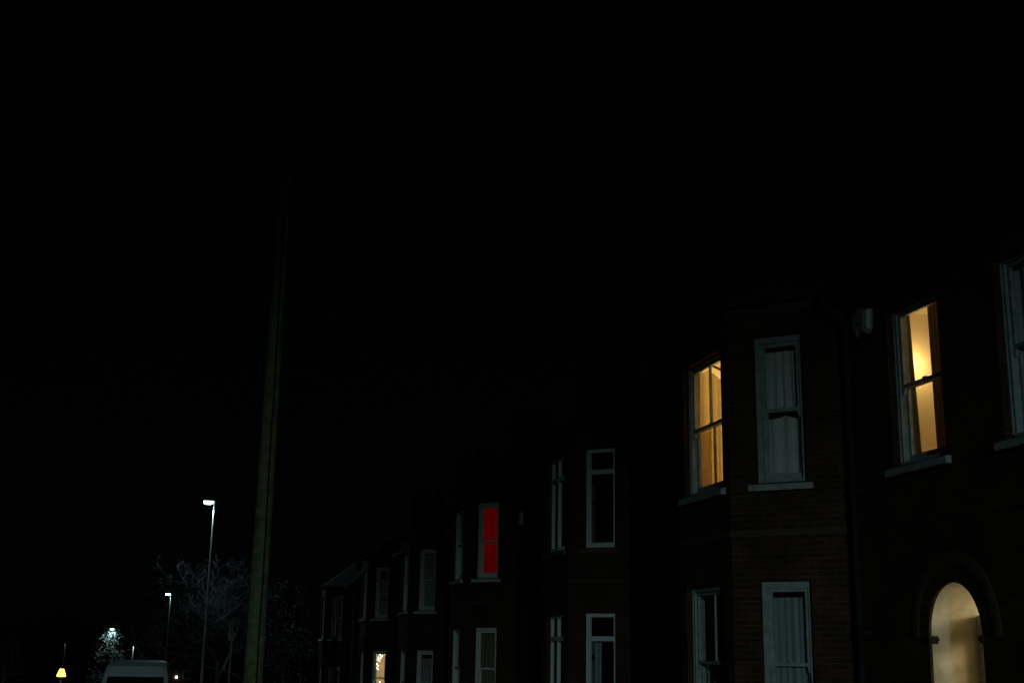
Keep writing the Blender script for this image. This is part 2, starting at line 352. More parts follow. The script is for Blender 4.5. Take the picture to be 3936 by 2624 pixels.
# ------------------------------------------------------------------ houses
ZT, ZB, GT, GB, ZF = 5.79, 3.83, 2.58, .55, 5.72
BX, BH = 1.15, .90                      # bay: how far it stands out, half width of its front
def local_frames():
    return dict(front=frame((-BX, -BH, 0), (0, 1, 0), (-1, 0, 0)),
                near=frame((-BX, -BH, 0), (1/R2, -1/R2, 0), (-1/R2, -1/R2, 0)),
                far=frame((-BX, BH, 0), (1/R2, 1/R2, 0), (-1/R2, 1/R2, 0)),
                main=frame((0, 0, 0), (0, 1, 0), (-1, 0, 0)))
LF = local_frames()
def moved(F, loc):
    v = Vector(loc); return lambda s, d, z: F(s, d, z) + v
CL = BX * R2
def house(loc, near, far, side_openings, door=None, style='sash', wallpaint='ochre', label='', group='brick bay fronted houses along the street',
          cant=(.36, 1.04), front=(.22, 1.58), brick='brick', rooms=(), dark=True, roof=True, gable=False, wstyle=None, bars=True, paint='white', pipe=None, chimney=True, labels={}):
    """side_openings: sash windows in the flat wall (y0,y1,z0,z1)"""
    wst = wstyle or {}
    st = lambda key: wst.get(key, style)
    H = empty('brick_house', loc); tag(H, label, 'house', group)
    w = MB(); D = 8.5; EV = 6.35; Zb = -1.6; T = .24
    # flat front wall, left and right of the bay
    ops = [tuple(o[:4]) for o in side_openings]
    if door: ops.append((door[0], door[1], Zb + .0, door[2], door[3]))
    y_far_in = BH + BX
    for a, b in ((-near, -y_far_in), (y_far_in, far)):
        F = frame((0, a, 0), (0, 1, 0), (-1, 0, 0))
        oo = []
        for o in ops:
            if a <= o[0] and o[1] <= b: oo.append((o[0]-a, o[1]-a) + tuple(o[2:]))
        panel(w, F, b - a, Zb, EV, T, oo)
    # end and back walls
    for y, n in ((-near, -1), (far, 1)):
        F = frame((T + .003, y, 0), (1, 0, 0), (0, n, 0)); panel(w, F, D - T - .006, Zb, EV, T, [])
        w.poly([F(0, -.02, EV), F(D-T-.006, -.02, EV), F((D-T)/2, -.02, EV + 3.15)], [(0, EV), (D, EV), (D/2, EV+3.15)])
    F = frame((D, -near, 0), (0, 1, 0), (1, 0, 0)); panel(w, F, near + far, Zb, EV, T, [])
    w.build('wall', M[brick], H)
    # the bay
    b = MB(); T2 = .15
    cs = [(cant[0], cant[1], ZB, ZT), (cant[0], cant[1], GB, GT)]
    panel(b, LF['near'], CL, Zb, 6.2, T2, cs)
    panel(b, LF['front'], 2 * BH, Zb, 6.2, T2, [(front[0], front[1], ZB, ZF if st('front_up') == 'sash' else ZT), (front[0], front[1], GB, GT)])
    panel(b, LF['far'], CL, Zb, 6.2, T2, cs)
    b.build('bay_wall', M[brick], H)
    if wallpaint == 'ochre':
        b = MB(); sh = lambda F: (lambda s, d, z: F(s, d - T2 - .002, z))
        panel(b, sh(LF['near']), CL, .12, 6.0, .012, cs); panel(b, sh(LF['far']), CL, .12, 6.0, .012, cs)
        panel(b, sh(LF['front']), 2 * BH, .12, 6.0, .012, [(front[0], front[1], ZB, ZF if st('front_up') == 'sash' else ZT), (front[0], front[1], GB, GT)])
        b.build('bay_lining', M['cream'], H)
    # string courses and cornice standing a little proud
    def bayband(name, z0, z1, p):
        t = MB()
        k = p * math.tan(math.pi / 8)
        pts0 = [(0, -BH-BX-p*R2), (-BX-p, -BH-k), (-BX-p, BH+k), (0, BH+BX+p*R2)]
        pts1 = [(0, -BH-BX+.05), (-BX+.03, -BH+.02), (-BX+.03, BH-.02), (0, BH+BX-.05)]
        for i in range(3):
            A, B, C_, D_ = pts0[i], pts0[i+1], pts1[i+1], pts1[i]
            t.poly([(*A, z0), (*B, z0), (*B, z1), (*A, z1)]); t.poly([(*A, z0), (*D_, z0), (*C_, z0), (*B, z0)]); t.poly([(*A, z1), (*B, z1), (*C_, z1), (*D_, z1)])
        t.build(name, M[brick], H)
    bayband('string_course', 3.14, 3.22, .022); bayband('cornice', 6.08, 6.2, .04)
    for a_, b_ in ((-near, -y_far_in), (y_far_in, far)):
        t = MB(); t.box(WORLD, (-.022, a_, 3.14), (.01, b_, 3.22)); t.build('string_course', M[brick], H)
        t = MB(); t.box(WORLD, (-.06, a_, 6.2), (.01, b_, 6.34)); t.build('cornice', M[brick], H)
    # bay roof
    r = MB(); p = .16; k = p * math.tan(math.pi / 8); e = 6.201
    P = [(.1, -BH-BX-p*R2-.1, e), (-BX-p, -BH-k, e), (-BX-p, BH+k, e), (.1, BH+BX+p*R2+.1, e)]
    if gable:
        ap = 7.75
        r.poly([(-BX-p-.2, -1.75, e-.25), (-BX-p-.2, 0, ap), (1.9, 0, ap), (1.9, -1.75, e-.25)]); r.poly([(-BX-p-.2, 1.75, e-.25), (1.9, 1.75, e-.25), (1.9, 0, ap), (-BX-p-.2, 0, ap)])
        r.poly([(-BX-p-.2, -1.75, e-.31), (1.9, -1.75, e-.31), (1.9, 0, ap-.06), (-BX-p-.2, 0, ap-.06)]); r.poly([(-BX-p-.2, 1.75, e-.31), (-BX-p-.2, 0, ap-.06), (1.9, 0, ap-.06), (1.9, 1.75, e-.31)])
        r.build('bay_roof', M['slate'], H)
        g = MB()
        g.poly([(-BX-.1, -1.6, e-.1), (-BX-.1, 1.6, e-.1), (-BX-.1, 0, ap-.1)])
        g.build('gable_infill', M['tile'], H)
        g = MB()
        for sgn in (-1, 1):
            a0, a1 = Vector((-BX-p-.23, sgn*1.8, e-.36)), Vector((-BX-p-.23, 0, ap+.02))
            nrm = Vector((0, 0, .17)); dx = Vector((.05, 0, 0))
            g.poly([a0, a1, a1+nrm, a0+nrm]); g.poly([a0+dx, a0+nrm+dx, a1+nrm+dx, a1+dx]); g.poly([a0, a0+dx, a1+dx, a1]); g.poly([a0+nrm, a1+nrm, a1+nrm+dx, a0+nrm+dx])
        g.build('bargeboard', M['white'], H)
    else:
        ap = [(.25, -.75, 7.35), (.25, .75, 7.35)]
        r.poly([P[0], P[1], ap[0]]); r.poly([P[1], P[2], ap[1], ap[0]]); r.poly([P[2], P[3], ap[1]]); r.poly([P[3], P[2], P[1], P[0]]); r.poly([P[0], ap[0], ap[1], P[3]])
        r.build('bay_roof', M['slate'], H)
    # main roof
    r = MB(); rx = D / 2; rz = 9.65
    A = [(-.32, 6.23), (rx, rz), (D + .32, 6.23), (D + .32, 6.13), (rx, rz - .12), (-.32, 6.10)]
    y0, y1 = -near - .0, far + .0
    r.rings([[(x, y0, z) for x, z in A], [(x, y1, z) for x, z in A]], closed=True, cap=True)
    r.build('roof', M['slate'], H)
    for ya, yb in ((y0, -BH-BX-.3), (BH+BX+.3, y1)):
        if yb - ya < .15: continue
        gt = MB(); gt.box(WORLD, (-.43, ya, 6.12), (-.325, yb, 6.24)); gt.build('gutter', M['black'], H)
    if chimney:
        c = MB(); cy = far - .55
        c.box(WORLD, (rx-.75, cy-.42, 8.2), (rx+.75, cy+.42, 10.9)); c.box(WORLD, (rx-.82, cy-.49, 10.9), (rx+.82, cy+.49, 11.06))
        ch = c.build('chimney', M[brick], H)
        for i in range(3):
            q = MB(); q.lathe((rx-.5+i*.5, cy, 11.058), [(.13, 0), (.15, .05), (.12, .12), (.10, .5), (.12, .53), (.12, .58)], 12); q.build('chimney_pot', M['pot'], ch)
    # floors and partitions
    def slab(name, z0, z1, m, inset=.155):
        k = inset * math.tan(math.pi / 8); q = MB()
        out = [(D-.26, -near+.26), (D-.26, far-.26), (.26, far-.26), (.26, BH+BX-.2), (.1, BH+BX-.28), (-BX+inset, BH-k), (-BX+inset, -BH+k), (.1, -BH-BX+.28), (.26, -BH-BX+.2), (.26, -near+.26)]
        q.rings([[(x, y, z0) for x, y in out], [(x, y, z1) for x, y in out]]); q.build(name, m, H)
    slab('floor_slab', 2.75, 3.0, M['cream']); slab('floor_slab', .0, .12, M['floor']); slab('ceiling_slab', 6.0, 6.1, M['cream'])
    q = MB()
    for za, zb in ((.12, 2.75), (3.0, 6.0)):
        q.box(WORLD, (4.4, -near+.25, za), (4.5, far-.25, zb))
        q.box(WORLD, (.25, -2.2, za), (4.4, -2.09, zb)); q.box(WORLD, (.25, 2.09, za), (4.4, 2.2, zb))
        for yy in rooms: q.box(WORLD, (.25, yy-.05, za), (4.4, yy+.05, zb))
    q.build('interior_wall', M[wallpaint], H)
    # windows
    for key, F, (a, b_), zz in (('near_up', LF['near'], cant, (ZB, ZT)), ('near_lo', LF['near'], cant, (GB, GT)),
                                ('front_up', LF['front'], front, (ZB, ZF if st('front_up') == 'sash' else ZT)), ('front_lo', LF['front'], front, (GB, GT)),
                                ('far_up', LF['far'], cant, (ZB, ZT)), ('far_lo', LF['far'], cant, (GB, GT))):
        window(H, F, a, b_, zz[0], zz[1], st(key), bar=(bars and key.startswith('front')), paint='pvc' if st(key) == 'pvc' else paint, label=labels.get(key), H=.035 if key == 'front_up' else .085)
    for i, o in enumerate(side_openings):
        window(H, LF['main'], o[0], o[1], o[2], o[3], 'sash', paint=paint, label=labels.get('side%d' % i), H=.035)
    if pipe is not None:
        q = MB(); q.path([(-.4, pipe, 6.12), (-.4, pipe, 6.05), (-.1, pipe, 5.75), (-.1, pipe, -1.2)], [.04]*4, 10)
        for z in (5.3, 3.6, 1.9, .4): q.tube((-.1, pipe, z), (-.1, pipe, z+.09), .055, .055, 10); q.box(WORLD, (-.1, pipe-.09, z+.02), (0.0, pipe+.09, z+.07))
        q.build('drainpipe', M['black'] if pipe < 3 and pipe < 0 else M['white'], H)
    return H

def lamp_light(name, loc, energy, col, parent=None, size=.06):
    l = bpy.data.lights.new(name, 'POINT'); l.energy = energy; l.color = col; l.shadow_soft_size = size
    o = bpy.data.objects.new(name, l); COL.objects.link(o); o.location = loc
    if parent: o.parent = parent
    return o

# nearest house ------------------------------------------------------
L1 = (7.9, 16.05, 0)
A_WIN = (-4.10, -3.02, ZB, ZF); B_WIN = (-6.24, -5.14, ZB, ZF)
DOOR = (-4.51, -3.53, 1.87, 2.455)
h1 = house(L1, 8.6, 2.55, [A_WIN, B_WIN], paint='greypaint', door=DOOR, rooms=(-4.72,), pipe=-2.22,
           label='nearest brick house at right, with two amber lit upstairs windows and arched porch',
           labels=dict(front_up='sash window glowing amber behind a drawn curtain', near_up='unlit sash window behind a pale gathered curtain', side0='sash window glowing amber between parted curtains'))
# vaulted porch lining, door with fanlight
p = MB(); PX = .60; n = 24; yc, hw, zsp, ht = (DOOR[0]+DOOR[1])/2, (DOOR[1]-DOOR[0])/2 - .004, DOOR[2], DOOR[3]-DOOR[2]-.004
prof = [(yc - hw, .1)]
for k in range(n + 1):
    x = -1 + 2*k/n; prof.append((yc + hw*math.sin(x*math.pi/2), zsp + ht*math.cos(x*math.pi/2)**.92))
prof.append((yc + hw, .1))
for (ya, za), (yb, zb) in zip(prof, prof[1:]):
    p.poly([(.03, ya, za), (PX, ya, za), (PX, yb, zb), (.03, yb, zb)])
out = [(yc - hw - .12, .1)] + [(yc + (hw+.12)*math.sin((-1+2*k/n)*math.pi/2), zsp + (ht+.12)*math.cos((-1+2*k/n)*math.pi/2)**.92) for k in range(n+1)] + [(yc + hw + .12, .1)]
for (ya, za), (yb, zb) in zip(out, out[1:]):
    p.poly([(.25, ya, za), (PX, ya, za), (PX, yb, zb), (.25, yb, zb)])
p.build('porch', M['porch'], h1)
am = MB(); rr = []
for k in range(n + 1):
    x = (-1 + 2*k/n) * math.pi/2; cc, ss_ = math.cos(x)**.92, math.sin(x)
    pt = lambda off, dx: (dx, yc + (hw + off)*ss_, zsp + (ht + off)*cc)
    rr.append([pt(.20, .002), pt(.20, -.012), pt(.27, -.02), pt(.34, -.012), pt(.34, .002)])
am.rings(rr, closed=True, cap=True); am.build('arch_moulding', M['brick'], h1)
p = MB(); p.box(WORLD, (-.35, DOOR[0]-.1, -.3), (.0, DOOR[1]+.1, -.06)); p.box(WORLD, (.0, DOOR[0]+.005, -.3), (PX, DOOR[1]-.005, .1)); p.build('doorstep', M['stone'], h1)
for y in (DOOR[0], DOOR[1]):
    s_ = 1 if y == DOOR[0] else -1; im = MB()
    for z0_, z1_, o_ in ((1.81, 1.84, .02), (1.84, 1.875, .045), (1.875, 1.895, .025)): im.box(WORLD, (-.02, y - .02*s_, z0_), (.10, y + o_*s_, z1_))
    im.build('impost_moulding', M['brick'], h1)
dr = MB(); da, db = DOOR[0]-.1, DOOR[1]+.1
dr.box(WORLD, (PX+.003, da, 2.05), (PX+.09, db, 2.13)); dr.box(WORLD, (PX-.01, da+.1, 2.075), (PX+.003, db-.1, 2.105))
dr.box(WORLD, (PX+.003, da, .1), (PX+.09, da+.145, 2.05)); dr.box(WORLD, (PX+.003, db-.145, .1), (PX+.09, db, 2.05))
dr.box(WORLD, (PX+.003, da, 2.13), (PX+.09, da+.13, 2.6)); dr.box(WORLD, (PX+.003, db-.13, 2.13), (PX+.09, db, 2.6)); dr.box(WORLD, (PX+.003, da+.13, 2.5), (PX+.09, db-.13, 2.6))
d_ = dr.build('door', M['white'], h1)
lf = MB(); a_, b_ = da+.148, db-.148
lf.box(WORLD, (PX+.02, a_, .11), (PX+.07, a_+.10, 2.045)); lf.box(WORLD, (PX+.02, b_-.10, .11), (PX+.07, b_, 2.045)); lf.box(WORLD, (PX+.02, a_+.10, 1.94), (PX+.07, b_-.10, 2.045)); lf.box(WORLD, (PX+.02, a_+.10, .11), (PX+.07, b_-.10, .85))
lf.box(WORLD, (PX+.025, (a_+b_)/2-.03, .85), (PX+.065, (a_+b_)/2+.03, 1.94)); lf.build('door_leaf', M['white'], d_)
gl = MB(); gl.poly([(PX+.045, a_+.10, .85), (PX+.045, b_-.10, .85), (PX+.045, b_-.10, 1.94), (PX+.045, a_+.10, 1.94)])
gl.poly([(PX+.05, da+.13, 2.13), (PX+.05, db-.13, 2.13), (PX+.05, db-.13, 2.5), (PX+.05, da+.13, 2.5)]); gl.build('pane', M['glass'], d_)
hn = MB(); hn.lathe((PX-.01, b_-.05, 1.02), [(.02, 0), (.03, .02), (.02, .05)], 10); hn.build('handle', M['chrome'], d_)
def W1(x, y, z): return (L1[0]+x, L1[1]+y, L1[2]+z)
def bulb_lamp(name, label, loc, r, m, cat='lamp', energy=0, col=(1, .6, .25), lightloc=None, cord=.25, soft=.06):
    e = empty(name, loc); tag(e, label, cat)
    q = MB(); q.lathe((0, 0, 0), [(r*.35, -r), (r*.8, -r*.6), (r, 0), (r*.8, r*.6), (r*.4, r*1.1)], 14); q.build('bulb', m, e, True)
    if cord: 
        q = MB(); q.tube((0, 0, r*1.1), (0, 0, r*1.1+cord), .008, .008, 6); q.lathe((0, 0, r*1.1+cord), [(.05, 0), (.05, .03)], 12); q.build('cord', M['white'], e)
    if energy:
        l = lamp_light('bulb_light', lightloc or (0, 0, -r*1.3), energy, col, e, size=soft)
    return e
AMB = (1, .68, .24)
# room lamps of the nearest house
bulb_lamp('wall_lamp', 'small wall lamp behind the middle rail of the amber window over the porch', W1(.80, -2.5, 5.035), .018, M['warmbulb'], energy=9, col=AMB, lightloc=(.03, .08, .27), cord=0)
bulb_lamp('ceiling_lamp', 'added fill lamp deep in the amber room over the porch, out of sight', W1(2.6, -3.9, 5.3), .07, M['warmbulb'], energy=16, col=AMB, cord=.6)  # added fill light, evens out the glow on the room wall
bulb_lamp('ceiling_lamp', 'ceiling lamp inside the bay room behind the drawn amber curtain', W1(.9, .35, 5.3), .09, M['warmbulb'], energy=150, col=AMB, cord=.6)
bulb_lamp('hall_lamp', 'hallway lamp behind the fanlight of the porch door', W1(1.75, -4.42, 2.52), .08, M['warmbulb'], energy=62, col=(1, .86, .52), cord=.12, soft=.22)
# curtains of the nearest house
Fn, Ff, Fm = moved(LF['near'], L1), moved(LF['front'], L1), moved(LF['main'], L1)
NC = 'curtains in the windows of the nearest house'
c0, c1 = .36, 1.04
curtain('curtain', 'pale gathered curtain in upper half of the unlit angled upstairs bay window', Fn, c0-.0, c1+.01, ZB+.98, ZT-.18, -.235, M['net'], 6, .014, group=NC, seed=3)
q = MB(); q.box(moved(LF['near'], (0, 0, 0)), (c0-.17, -.33, ZB-.1), (c1+.2, -.315, ZT+.15)); lin = q.build('light_blocker', M['black'], h1)  # added dark sheet, keeps the amber room light out of this window
curtain('curtain', 'pale pleated curtain below the middle rail of the unlit angled upstairs bay window', Fn, c0-.02, c1+.01, ZB+.05, ZB+.93, -.25, M['net'], 4, .018, top=lambda u: .02+.04*abs(math.sin(u*6.3)), group=NC, seed=5, lean=.06)
curtain('curtain', 'dim teal pleated curtain in the angled ground floor bay window', Fn, c0-.0, c1+.0, GB+.05, GT-.20, -.235, M['net2'], 8, .012, group=NC, seed=8)
curtain('curtain', 'amber folded curtain glowing across the front upstairs bay window', Ff, .3, 1.76, ZB+.05, ZF-.02, -.26, M['amber'], 15, .026, top=lambda u: .03 + .26*min(1, max(0, .64-u)/.3), group=NC, seed=11)
curtain('blind', 'plain tan blind glowing in lower half of the front upstairs bay window', Ff, 1.1, 1.77, ZB+.04, ZB+.93, -.222, M['blindcloth'], 1, .003, group=NC, cat='blind', seed=2)
curtain('curtain', 'dim curtain edge in the front ground floor bay window', Ff, 1.25, 1.75, GB+.05, GT-.1, -.3, M['net2'], 4, .03, group=NC, seed=21)
curtain('curtain', 'grey curtain drawn to the left of the amber window over the porch', Fm, A_WIN[1]-.08, A_WIN[1]+.24, ZB+.04, ZT-.03, -.27, M['greyc'], 3, .02, group=NC, seed=14, lean=.22)
curtain('curtain', 'brown curtain hanging to the right of the amber window over the porch', Fm, A_WIN[0]+.32, A_WIN[0]+.60, ZB+.02, ZT-.03, -.27, M['brown'], 3, .02, group=NC, seed=15)
curtain('curtain', 'teal net curtain in the window cut off by the right edge of the picture', Fm, B_WIN[0]+.05, B_WIN[1]+.02, ZB+.05, ZT-.1, -.226, M['net'], 8, .012, group=NC, seed=17)
# alarm box on the wall beside the amber window
ab = empty('alarm_box', W1(-.0, -2.53, 5.72)); tag(ab, 'yellowish five sided alarm box on the wall left of the amber window over the porch', 'alarm box')
q = MB(); out = [(-.17, .13), (.0, .19), (.17, .13), (.15, -.12), (.10, -.17), (.0, -.13), (-.10, -.17), (-.15, -.12)]
q.rings([[(0, y*1.2, z) for y, z in out], [(-.03, y*1.2, z) for y, z in out], [(-.075, y*1.08, z*.9) for y, z in out], [(-.10, y*.75, z*.66) for y, z in out]]); q.build('alarm_case', M['alarm'], ab)
q = MB(); q.box(WORLD, (-.106, -.03, -.05), (-.098, .03, -.02)); q.build('alarm_lens', M['black'], ab)

# second to sixth houses ---------------------------------------------
def far_side(): return [(2.75, 3.75, ZB, ZT)]
FD = (2.9, 3.85, 1.95, 2.45)
L2 = (8.28, 24.75, -.18)
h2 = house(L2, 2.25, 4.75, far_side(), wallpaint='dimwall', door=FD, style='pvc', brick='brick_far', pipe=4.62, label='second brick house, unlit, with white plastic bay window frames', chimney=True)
L3 = (8.0, 33.35, -.34)
h3 = house(L3, 3.85, 4.25, far_side(), door=(2.75, 3.65, 1.95, 2.45), brick='brick_far', bars=False, label='third brick house, with the upstairs bay window lit red',
           labels=dict(near_up='sash window filled by a glowing red blind'))
L4 = (7.97, 41.9, -.94)
h4 = house(L4, 4.3, 4.4, far_side(), door=FD, brick='brick_far', bars=False, label='fourth brick house, unlit, with pale blinds behind its bay windows')
L5 = (7.83, 51.1, -.99)
h5 = house(L5, 4.8, 4.0, [(2.5, 3.4, ZB, ZT)], door=(2.55, 3.45, 1.95, 2.45), brick='brick_far', bars=False, label='fifth brick house, with fairy lights in its ground floor window',
           labels=dict(near_lo='lit window with fairy lights behind the glass'))
L6 = (7.1, 60.2, -1.75)
h6 = house(L6, 2.6, 3.6, [], brick='brick_far', bars=False, label='farthest brick house at the end of the lit row, with a hipped bay roof')
# red window
RC = moved(LF['near'], L3)
curtain('blind', 'glowing red blind filling the upstairs window of the third house', RC, .40, 1.02, ZB+.06, ZT-.05, -.27, M['red'], 4, .014, group=None, cat='blind', seed=31)
bulb_lamp('ceiling_lamp', 'ceiling lamp behind the red blind of the third house', (L3[0]+.75, L3[1]-.35, L3[2]+5.1), .05, M['warmbulb'], energy=8.5, col=(1, .6, .35), cord=.85)
# white plastic windows of the second house: curtains, bar for a lamp reflection
F2n, F2f = moved(LF['near'], L2), moved(LF['front'], L2)
G2 = 'curtains and blinds in unlit windows of the farther houses'
curtain('curtain', 'dim drawn back curtain at left of the ground floor angled window of the second house', F2n, .44, .60, GB+.05, GT-.55, -.28, M['net2'], 2, .02, group=G2, seed=41)
curtain('curtain', 'dim curtain at left of the ground floor front window of the second house', F2f, .95, 1.45, GB+.05, GT-.1, -.28, M['net2'], 4, .025, group=G2, seed=42)
curtain('curtain', 'dim curtain at left of the upstairs front window of the second house', F2f, 1.05, 1.45, ZB+.05, ZT-.1, -.28, M['net2'], 3, .025, group=G2, seed=43)
bl = MB(); bl.box(F2f, (.36, -.30, 1.68), (.98, -.26, 1.73)); tag(bl.build('reflection_bar', M['pvc']), 'white bar standing in for a lamp reflection in the ground floor front window of the second house', 'blind')  # white bar in place of a street lamp reflected in the glass
F3f, F4n, F5n = moved(LF['front'], L3), moved(LF['near'], L4), moved(LF['near'], L5)
curtain('curtain', 'dim brown curtain in the ground floor angled window of the third house', RC, .42, 1.0, GB+.05, GT-.1, -.28, M['brown'], 5, .02, group=G2, seed=44)
curtain('curtain', 'pale curtain in the upstairs front window of the third house', F3f, .12, 1.66, ZB-.02, ZT+.05, -.26, M['lined'], 8, .02, group=G2, seed=45)
curtain('blind', 'pale green blind in the upstairs angled window of the fourth house', F4n, .41, 1.0, ZB+.06, ZT-.05, -.28, M['greenish'], 2, .006, group=G2, cat='blind', seed=46)
curtain('blind', 'pale blue blind in the ground floor angled window of the fourth house', F4n, .41, 1.0, GB+.06, GT-.25, -.28, M['greenish'], 2, .006, group=G2, cat='blind', seed=47)
# fairy lights
F5f = moved(LF['front'], L5)
curtain('curtain', 'pale curtain added to block room light in the ground floor front window of the fifth house', F5f, .12, 1.66, GB, GT+.05, -.26, M['lined'], 8, .02, group=G2, seed=48)  # added so the lit room does not show through this window
bulb_lamp('ceiling_lamp', 'pale globe lamp in the fairy light window of the fifth house', (L5[0]+.35, L5[1]-.25, L5[2]+2.0), .17, emit_mat('globe_lamp', (1, .74, .46), 1.2), energy=0, cord=.5)
lamp_light('room_light', (L5[0]+1.0, L5[1]+.2, L5[2]+2.2), 42, (1, .72, .44), None)
fl = empty('fairy_lights', (L5[0], L5[1], L5[2])); tag(fl, 'string of warm fairy lights hung inside the ground floor window of the fifth house', 'fairy lights')
rnd = random.Random(5); pts = []
for k, (s, z) in enumerate([(.98, 2.44), (.84, 2.40), (.72, 2.43), (.80, 2.36), (.66, 2.33), (.76, 2.29), (.62, 2.25), (.70, 2.20), (.60, 2.08), (.66, 2.0), (.58, 1.93), (.64, 1.88), (.54, 1.62), (.5, 1.58), (.76, 1.4), (.56, 1.38), (.78, 1.33), (.55, 1.26), (.76, 1.2), (.6, 1.1), (.7, 1.0)]):
    P_ = LF['near'](s - .16, -.27 + rnd.uniform(-.02, .02), z); pts.append(P_)
    q = MB(); q.lathe(tuple(P_), [(.006, -.02), (.015, -.01), (.015, .012), (.006, .02)], 8); q.build('bulb', M['fairy'], fl)
q = MB(); q.path(pts, [.004]*len(pts), 5); q.build('cable', M['white'], fl)

# alarm box on the second house
ab2 = empty('alarm_box', (L2[0], 30.7, 5.0)); tag(ab2, 'small pale alarm box high on the dark wall between second and third houses', 'alarm box')
ab2.location = (8.0, 30.9, 4.95)
q = MB(); q.box(WORLD, (-.07, -.12, -.16), (0, .12, .16)); q.box(WORLD, (-.085, -.09, -.12), (-.07, .09, .12)); q.build('alarm_case', M['alarm'], ab2)

# ------------------------------------------------------------------ telegraph pole and wires
tp = empty('telegraph_pole', (.78, 16.0, gz(16)+.12)); tag(tp, 'tall weathered wooden telegraph pole with a cable up its face, left of the houses', 'telegraph pole')
b0 = gz(16) + .12
q = MB(); rings = []; rz_ = random.Random(2)
for j in range(19):
    z = j / 18 * 8.9; r = .128 - .0056 * z
    rings.append([((r * (1 + rz_.uniform(-.02, .02))) * math.cos(2*math.pi*k/18), (r * (1 + rz_.uniform(-.02, .02))) * math.sin(2*math.pi*k/18), z) for k in range(18)])
q.rings(rings); q.build('pole', M['wood'], tp, True)
q = MB(); pp = []
for j in range(15):
    z = .2 + j * .6; r = .128 - .0056 * z + .006; a = -math.pi/2 + .35 - .02 * j + .04 * math.sin(j * 1.7)
    pp.append((r*math.cos(a), r*math.sin(a), z))
q.path(pp, [.011]*15, 6); q.build('cable', M['black'], tp)
q = MB(); q.lathe((0, 0, 8.55), [(.16, 0), (.17, .02), (.17, .05), (.16, .07)], 16); q.build('wire_ring', M['black'], tp)
top = Vector((.78, 16, b0 + 8.58))
for i, (e, lab) in enumerate([((7.85, 14.0, 6.3), 'thin overhead wire from pole to the nearest house'), ((8.1, 29.4, 5.9), 'thin overhead wire from pole to the second house'),
              ((7.9, 37.4, 5.7), 'thin overhead wire from pole to the third house'), ((.9, 64.9, 6.4), 'thin overhead wire from pole along the street into the dark')]):
    e = Vector(e); q = MB(); n = 14; P_ = []
    for k in range(n + 1):
        t = k / n; v = top.lerp(e, t); v.z -= .035 * (e - top).length * .5 * 4 * t * (1 - t) * .5; P_.append(v)
    q.path(P_, [.006]*(n+1), 5); tag(q.build('overhead_wire', M['black']), lab, 'wire', 'wires fanning out from the telegraph pole')

# ------------------------------------------------------------------ street lamps
def street_lamp(loc, h, label, head=-1, lit=True, power=0, arm=.35, spot=True, hz=0, r=.075, lens='led', bowl=True, blend=.3, size=178, color=(.64, 1, .98), group='tall street lamps down the street'):
    x, y, z = loc; e = empty('street_lamp', (x, y, z), hz); tag(e, label, 'street lamp', group)
    q = MB(); q.lathe((0, 0, 0), [(r*1.5, 0), (r*1.5, 1.1), (r, 1.3), (r*.72, h-.18), (r*.72, h-.06), (.02, h+.12)], 14); q.build('column', M['steel'], e, True)
    q = MB(); q.tube((0, 0, h-.08), (head*arm, 0, h-.02), .03, .028, 10); q.build('bracket', M['steel'], e)
    hd = MB(); a, b = head*(arm-.05), head*(arm+.52)
    rings = []
    for t, wy, zt, zb in ((0, .05, .03, -.03), (.2, .11, .07, -.05), (.5, .15, .09, -.06), (.85, .14, .07, -.06), (1, .09, .03, -.05)):
        xx = a + (b - a) * t
        rings.append([(xx, -wy, h+zb), (xx, wy, h+zb), (xx, wy, h+zt*.4), (xx, wy*.55, h+zt), (xx, -wy*.55, h+zt), (xx, -wy, h+zt*.4)])
    hd.rings(rings); ho = hd.build('lantern', M['steel'], e)
    ln = MB(); rr = []
    for f, dz in ((1, -.061), (.97, -.12), (.82, -.18), (.5, -.215)):
        rr.append([(head*(arm+.25) + .24*f*math.cos(2*math.pi*k/16), .12*f*math.sin(2*math.pi*k/16), h+dz) for k in range(16)])
    if not bowl: rr = rr[:1] + [[(p_[0], p_[1], p_[2] - .008) for p_ in rr[0]]]
    ln.rings(rr); ln.build('lens', M[lens] if lit else M['glass'], ho)
    if power:
        if spot:
            l = bpy.data.lights.new('lamp_light', 'SPOT'); l.spot_size = math.radians(size); l.spot_blend = blend
        else: l = bpy.data.lights.new('lamp_light', 'POINT')
        l.energy = power; l.color = color; l.shadow_soft_size = .1
        o = bpy.data.objects.new('lamp_light', l); COL.objects.link(o); o.parent = e; o.location = (head*(arm+.25), 0, h-.40)
    return e
street_lamp((.70, 66, gz(66)+.12), 8.95 - gz(66) - .12, 'nearest lit street lamp on a tall pale column beyond the telegraph pole', power=360, r=.085, arm=.08)
street_lamp((-2.2, 132, gz(132)+.12), 6.75 - gz(132) - .12, 'smaller lit street lamp just left of and lower than the nearest one', power=130, r=.10, arm=.08)
street_lamp((-8.2, 200, gz(200)+.12), 1.85 - gz(200) - .12, 'distant street lamp column rising above the roof of the van', power=110, r=.12, hz=math.radians(70), bowl=False, lit=False)
street_lamp((-17.1, 190, gz(190)), 2.1 - gz(190), 'distant street lamp column far left above the yellow lantern', power=14, r=.12, head=1, bowl=False, lit=False)
street_lamp((-9.75, 177.2, gz(177)), 3.72 - gz(177), 'distant street lamp shining at the top of the pale lit tree', power=420, r=.10, arm=.2)
# the lamp behind the camera that lights this end of the street
G3 = 'street lamps behind the viewer'
street_lamp((-8.0, -46, gz(-46)+.12), 9.25 - gz(-46), 'street lamp on the pavement behind the viewer', power=13500, r=.085, group=G3, blend=.11, head=1)

